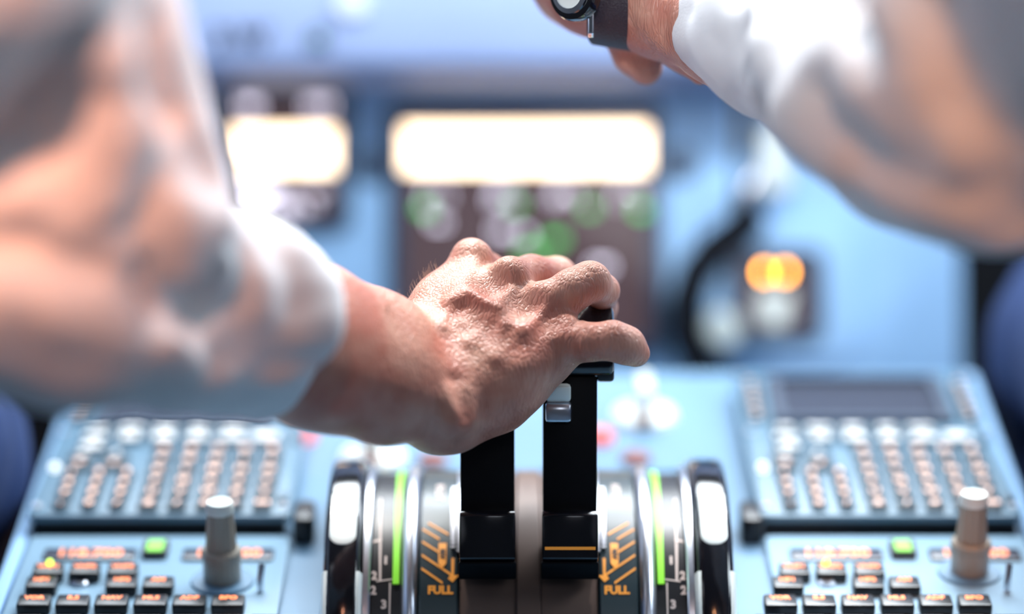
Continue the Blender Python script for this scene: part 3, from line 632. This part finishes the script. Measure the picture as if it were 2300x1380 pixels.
# knuckles, bone ends, tendons and hollows
def on(B, px, py, off): d = B.surf(px, py); return P(px, py, d + off*.001)
def bump_(B, px, py, off, r, k=6, op='+'): q = on(B, px, py, off); B.add(q, q, r, r, k, op)
bump_(A, 1062, 572, 6.0, 8.0, 7); bump_(A, 1143, 615, 4.0, 7.5, 7); bump_(A, 1226, 672, 6.0, 8.0, 6); bump_(A, 1262, 745, 7.0, 8.5, 6)
bump_(A, 1012, 905, 5.5, 9.5, 8); bump_(A, 1020, 945, 7, 8, 8)
for pts, r, off in ((((1058, 600), (1020, 680), (990, 735)), 2.2, 1.9), (((1140, 655), (1100, 715), (1060, 765)), 2.2, 1.9), (((1215, 700), (1170, 750), (1120, 800)), 2.2, 1.9),
                    (((1120, 690), (1128, 730), (1122, 770)), 1.3, .9), (((1010, 672), (1060, 665), (1110, 690)), 1.3, .9), (((1035, 720), (1080, 735), (1124, 750)), 1.1, .8)):
    qs = [on(A, *p, off) for p in pts]
    for q0, q1 in zip(qs, qs[1:]): A.add(q0, q1, r, r*.9, 7)
for px, py, r, off in ((1104, 618, 8, -6.6), (1030, 662, 11, -9.9), (1085, 700, 12, -10.9), (1185, 668, 8, -6.9), (1160, 750, 12, -10.9), (1250, 715, 4.5, -3.6)):
    bump_(A, px, py, off, r, 9, '-')
# creases of the wrist and of the finger joints
def crease(B, pts, r=1.0, off=-.5, k=1.6):
    qs = [on(B, *p, off) for p in pts]
    for q0, q1 in zip(qs, qs[1:]): B.add(q0, q1, r, r, k, '-')
crease(A, ((1030, 855), (1044, 890), (1052, 935)), 1.2, -1.3, 9)
for dx in (0, 9, 17): crease(A, ((1375+dx, 733+dx*.3), (1379+dx, 755), (1378+dx, 785)), .55, -.35, 1.0)
for dx in (0, 8): crease(A, ((1322+dx, 603+dx*.3), (1333+dx, 620), (1340+dx, 640)), .5, -.3, 1.0)
crease(A, ((1284, 735), (1300, 718), (1306, 712)), .8, -.3, 1.5)
for i in range(7): crease(A, ((1235+9*i, 775-8*i+random.uniform(-6, 6)), (1245+9*i, 800-5*i), (1250+8*i, 822-7*i)) if i < 2 else ((1268+14*i-28, 742), (1272+14*i-28, 765), (1272+14*i-28, 790)), .45, -.25, .9)
def skinwob(x, y, z): return .0004*np.sin(210*x+90*z)*np.sin(170*z-60*y)
arm = body_obj('body', A, .0010, M['skin'], pil, skinwob, 1); arm['label'] = 'bare hand and forearm'
# a few hairs on the index side of the back of the hand
b = MB()
for i in range(60):
    t = random.random(); px = 868 + 95*t; py = 705 - 118*t + random.uniform(-3, 8)
    d = None
    for e in range(14):
        d = A.surf(px+e*2, py+e*1.6)
        if d: px += e*2; py += e*1.6; break
    if not d: continue
    h = random.uniform(8, 22); p0 = P(px, py, d); b.tube([p0, P(px-h*.25, py-h*.6, d-.001), P(px-h*.15+random.uniform(-4, 4), py-h*1.1, d-.001)], [.00009, .00007, .00004], 4)
ob = b.build('arm_hair', M['hair'], pil); ob.matrix_world = Matrix(); tag(ob, kind='stuff')
# shirt
Sh = Body()
Sh.chain([(538, 720, 1.335, 42.5), (500, 700, 1.32, 45), (360, 665, 1.27, 48), (200, 610, 1.225, 54)], 20)
Sh.chain([(200, 610, 1.225, 52), (185, 430, 1.215, 57), (110, 200, 1.19, 58), (30, 20, 1.16, 62), (-200, -300, 1.08, 80)], 25)
Sh.chain([(60, 640, 1.22, 46), (-80, 560, 1.19, 50), (-60, 300, 1.18, 60)], 30)
Sh.add(P(-200, -250, 1.08), P(-1500, -150, .95), 74, 80, 40); Sh.add(P(-1700, -100, .92), P(-1750, 1500, .85), 120, 140, 60)
# turned cuff: thicker lip, opened by carving
Sh.chain([(665, 640, 1.330, 16), (676, 700, 1.318, 13), (640, 765, 1.303, 12)], 18)
Sh.chain([(600, 640, 1.312, 22), (585, 740, 1.30, 18)], 14)
Sh.chain([(600, 835, 1.345, 22), (640, 850, 1.355, 14)], 12)
Sh.add(P(705, 775, 1.368), P(1100, 950, 1.45), 33, 36, 3, '-')
def fold_(B, pts, r, off, op, k):
    qs = [B.surf(*p) for p in pts]
    qs = [P(p[0], p[1], d + off*.001) for p, d in zip(pts, qs) if d]
    for q0, q1 in zip(qs, qs[1:]): B.add(q0, q1, r, r*.8, k, op)
for pts, r, off in ((((150, 130), (110, 250), (20, 380), (-40, 430)), 13, -5), (((225, 230), (180, 310), (100, 370)), 12, -6), (((395, 330), (430, 390), (480, 430)), 13, -5),
                    (((-20, 560), (80, 590), (180, 625), (250, 640)), 11, -2), (((320, 655), (345, 670)), 8, -1), (((300, 500), (360, 540), (330, 600)), 12, -6),
                    (((520, 800), (500, 700), (500, 600), (520, 540)), 8, -3), (((330, 690), (450, 690), (540, 700)), 10, -4), (((120, 470), (220, 520)), 9, -5), (((350, 100), (360, 200), (385, 280)), 9, -6)):
    fold_(Sh, pts, r, off, '-', 16)
fold_(Sh, ((655, 590), (700, 670), (696, 740), (632, 795)), 11, 6, '+', 16)
fold_(Sh, ((560, 580), (546, 700), (572, 790), (640, 832), (700, 822)), 6, -2, '-', 12)
for pts, r, off in ((((60, 430), (170, 470), (260, 560)), 9, 4), (((330, 350), (380, 480), (470, 500)), 9, 4), (((10, 640), (130, 670), (260, 720)), 10, 4), (((250, 120), (270, 300), (250, 420)), 9, 4)):
    fold_(Sh, pts, r, off, '+', 18)
o = body_obj('shirt', Sh, .0035, M['shirt'], pil, folds(.0016, 3, 34), 2)
Tr = Body(); Tr.chain([(-1500, 1500, .95, 95), (-500, 1130, 1.40, 80), (-262, 1020, 1.62, 74), (-240, 1500, 1.80, 55)], 40)
body_obj('trousers', Tr, .006, M['navy'], pil, folds(.004, 8, 16), 2)
# ================================================================ right pilot
org = P(2900, 700, 1.0); org.z = 0
pr = empty('person', org, 'person in pale shirt on the right reaching forward, wearing a dark watch strap', 'person')
A2 = Body()
A2.chain([(2200, 240, 1.24, 40), (1900, 180, 1.34, 34), (1640, 70, 1.44, 27), (1500, 20, 1.47, 25), (1400, -25, 1.485, 25), (1335, -30, 1.50, 24), (1295, -45, 1.52, 25)], 14)
A2.chain([(1466, -35, 1.455, 15), (1490, 40, 1.450, 12), (1512, 86, 1.449, 9)], 5)
A2.chain([(1300, -50, 1.52, 22), (1200, -160, 1.56, 20)], 12)
for i, (x, y) in enumerate(((1150, -190), (1180, -230), (1215, -265), (1255, -290))):
    A2.chain([(x+40, y+50, 1.56, 11), (x-60, y-50, 1.60, 9), (x-90, y-40, 1.63, 8), (x-100, y, 1.64, 7)], 4)
A2.chain([(1412, 70, 1.492, 14.5), (1432, 120, 1.497, 12), (1452, 156, 1.50, 8.4)], 6)
A2.chain([(1500, 60, 1.490, 12), (1540, 122, 1.475, 9), (1574, 168, 1.473, 6)], 6)
body_obj('body', A2, .0013, M['skin'], pr, skinwob, 1)['label'] = 'bare wrist and hand'
S2 = Body()
S2.chain([(1622, 52, 1.440, 27), (1740, 86, 1.405, 36), (1915, 152, 1.34, 45), (2080, 215, 1.28, 58), (2230, 215, 1.235, 66), (2500, -100, 1.20, 80), (2750, -350, 1.12, 95)], 22)
S2.add(P(2750, -350, 1.1), P(3700, -600, .95), 90, 100, 60); S2.add(P(3900, -500, .92), P(4150, 1500, .85), 120, 140, 60)
S2.chain([(1590, 32, 1.455, 21), (1640, 65, 1.44, 27)], 10)
for pts, r, off in ((((1690, -20), (1690, 100), (1715, 220), (1775, 330), (1860, 420)), 7, -2), (((1930, -20), (1960, 150), (2040, 330), (2130, 450)), 14, -5),
                    (((2080, 60), (2130, 220), (2230, 380), (2290, 520)), 15, -5), (((1820, 240), (1900, 330), (1990, 420)), 11, -6)):
    fold_(S2, pts, r, off, '-', 16)
for pts, r, off in ((((1740, -20), (1745, 120), (1790, 260), (1880, 370)), 9, 5), (((2010, 0), (2050, 180), (2140, 330)), 10, 5)):
    fold_(S2, pts, r, off, '+', 18)
S2.add(P(1600, 62, 1.455), P(1350, -20, 1.50), 25, 24, 2, '-')
body_obj('shirt', S2, .0035, M['shirt'], pr, folds(.0013, 5, 30), 2)
T2 = Body(); T2.chain([(3800, 1500, .95, 95), (2870, 1080, 1.36, 80), (2535, 780, 1.78, 78), (2490, 1400, 1.95, 55)], 40)
body_obj('trousers', T2, .006, M['navy'], pr, folds(.004, 12, 16), 2)
# watch
wc = P(1412, -5, 1.478)
wr = empty('wristwatch', Matrix.Translation(wc) @ Matrix.Rotation(math.radians(-14), 4, 'Z') @ Matrix.Rotation(math.radians(8), 4, 'Y'), 'wristwatch with dark leather strap and chrome edge at the top of the photo', 'watch')
b = MB(); b.arc([(-.016, .0255), (-.016, .0272), (-.015, .0280), (.015, .0280), (.016, .0272), (.016, .0255)], 0, 360, 64); b.build('strap', M['strap'], wr)
cm = Matrix.Translation(P(1296, -18, 1.452)) @ (Vector((-.62, -.75, .10))).to_track_quat('Z', 'Y').to_matrix().to_4x4()
b = MB(); b.lathe([(0, -.004), (.013, -.004), (.0155, -.001), (.0155, .003), (.0145, .005), (.0115, .0055), (0, .0055)], 0, 0, 0, 48); ca = b.build('case', M['gloss'], wr); ca.matrix_world = cm
b = MB(); b.lathe([(.0085, .0050), (.0118, .0050), (.0114, .0068), (.0088, .0072), (.0085, .0050)], 0, 0, 0, 48); b.build('bezel_ring', M['chrome'], ca)
b = MB(); b.lathe([(0, .0052), (.0086, .0052), (.0086, .0060), (0, .0060)], 0, 0, 0, 48); b.build('dial', M['white'], ca)
b = MB(); b.prism_x([(-.002, .006), (.003, .006), (.003, -.016), (.000, -.019), (-.002, -.016)], -.0016, .0013, .0005); o = b.build('lug', M['chrome'], wr); o.matrix_world = Matrix.Translation(P(1328, 5, 1.452))
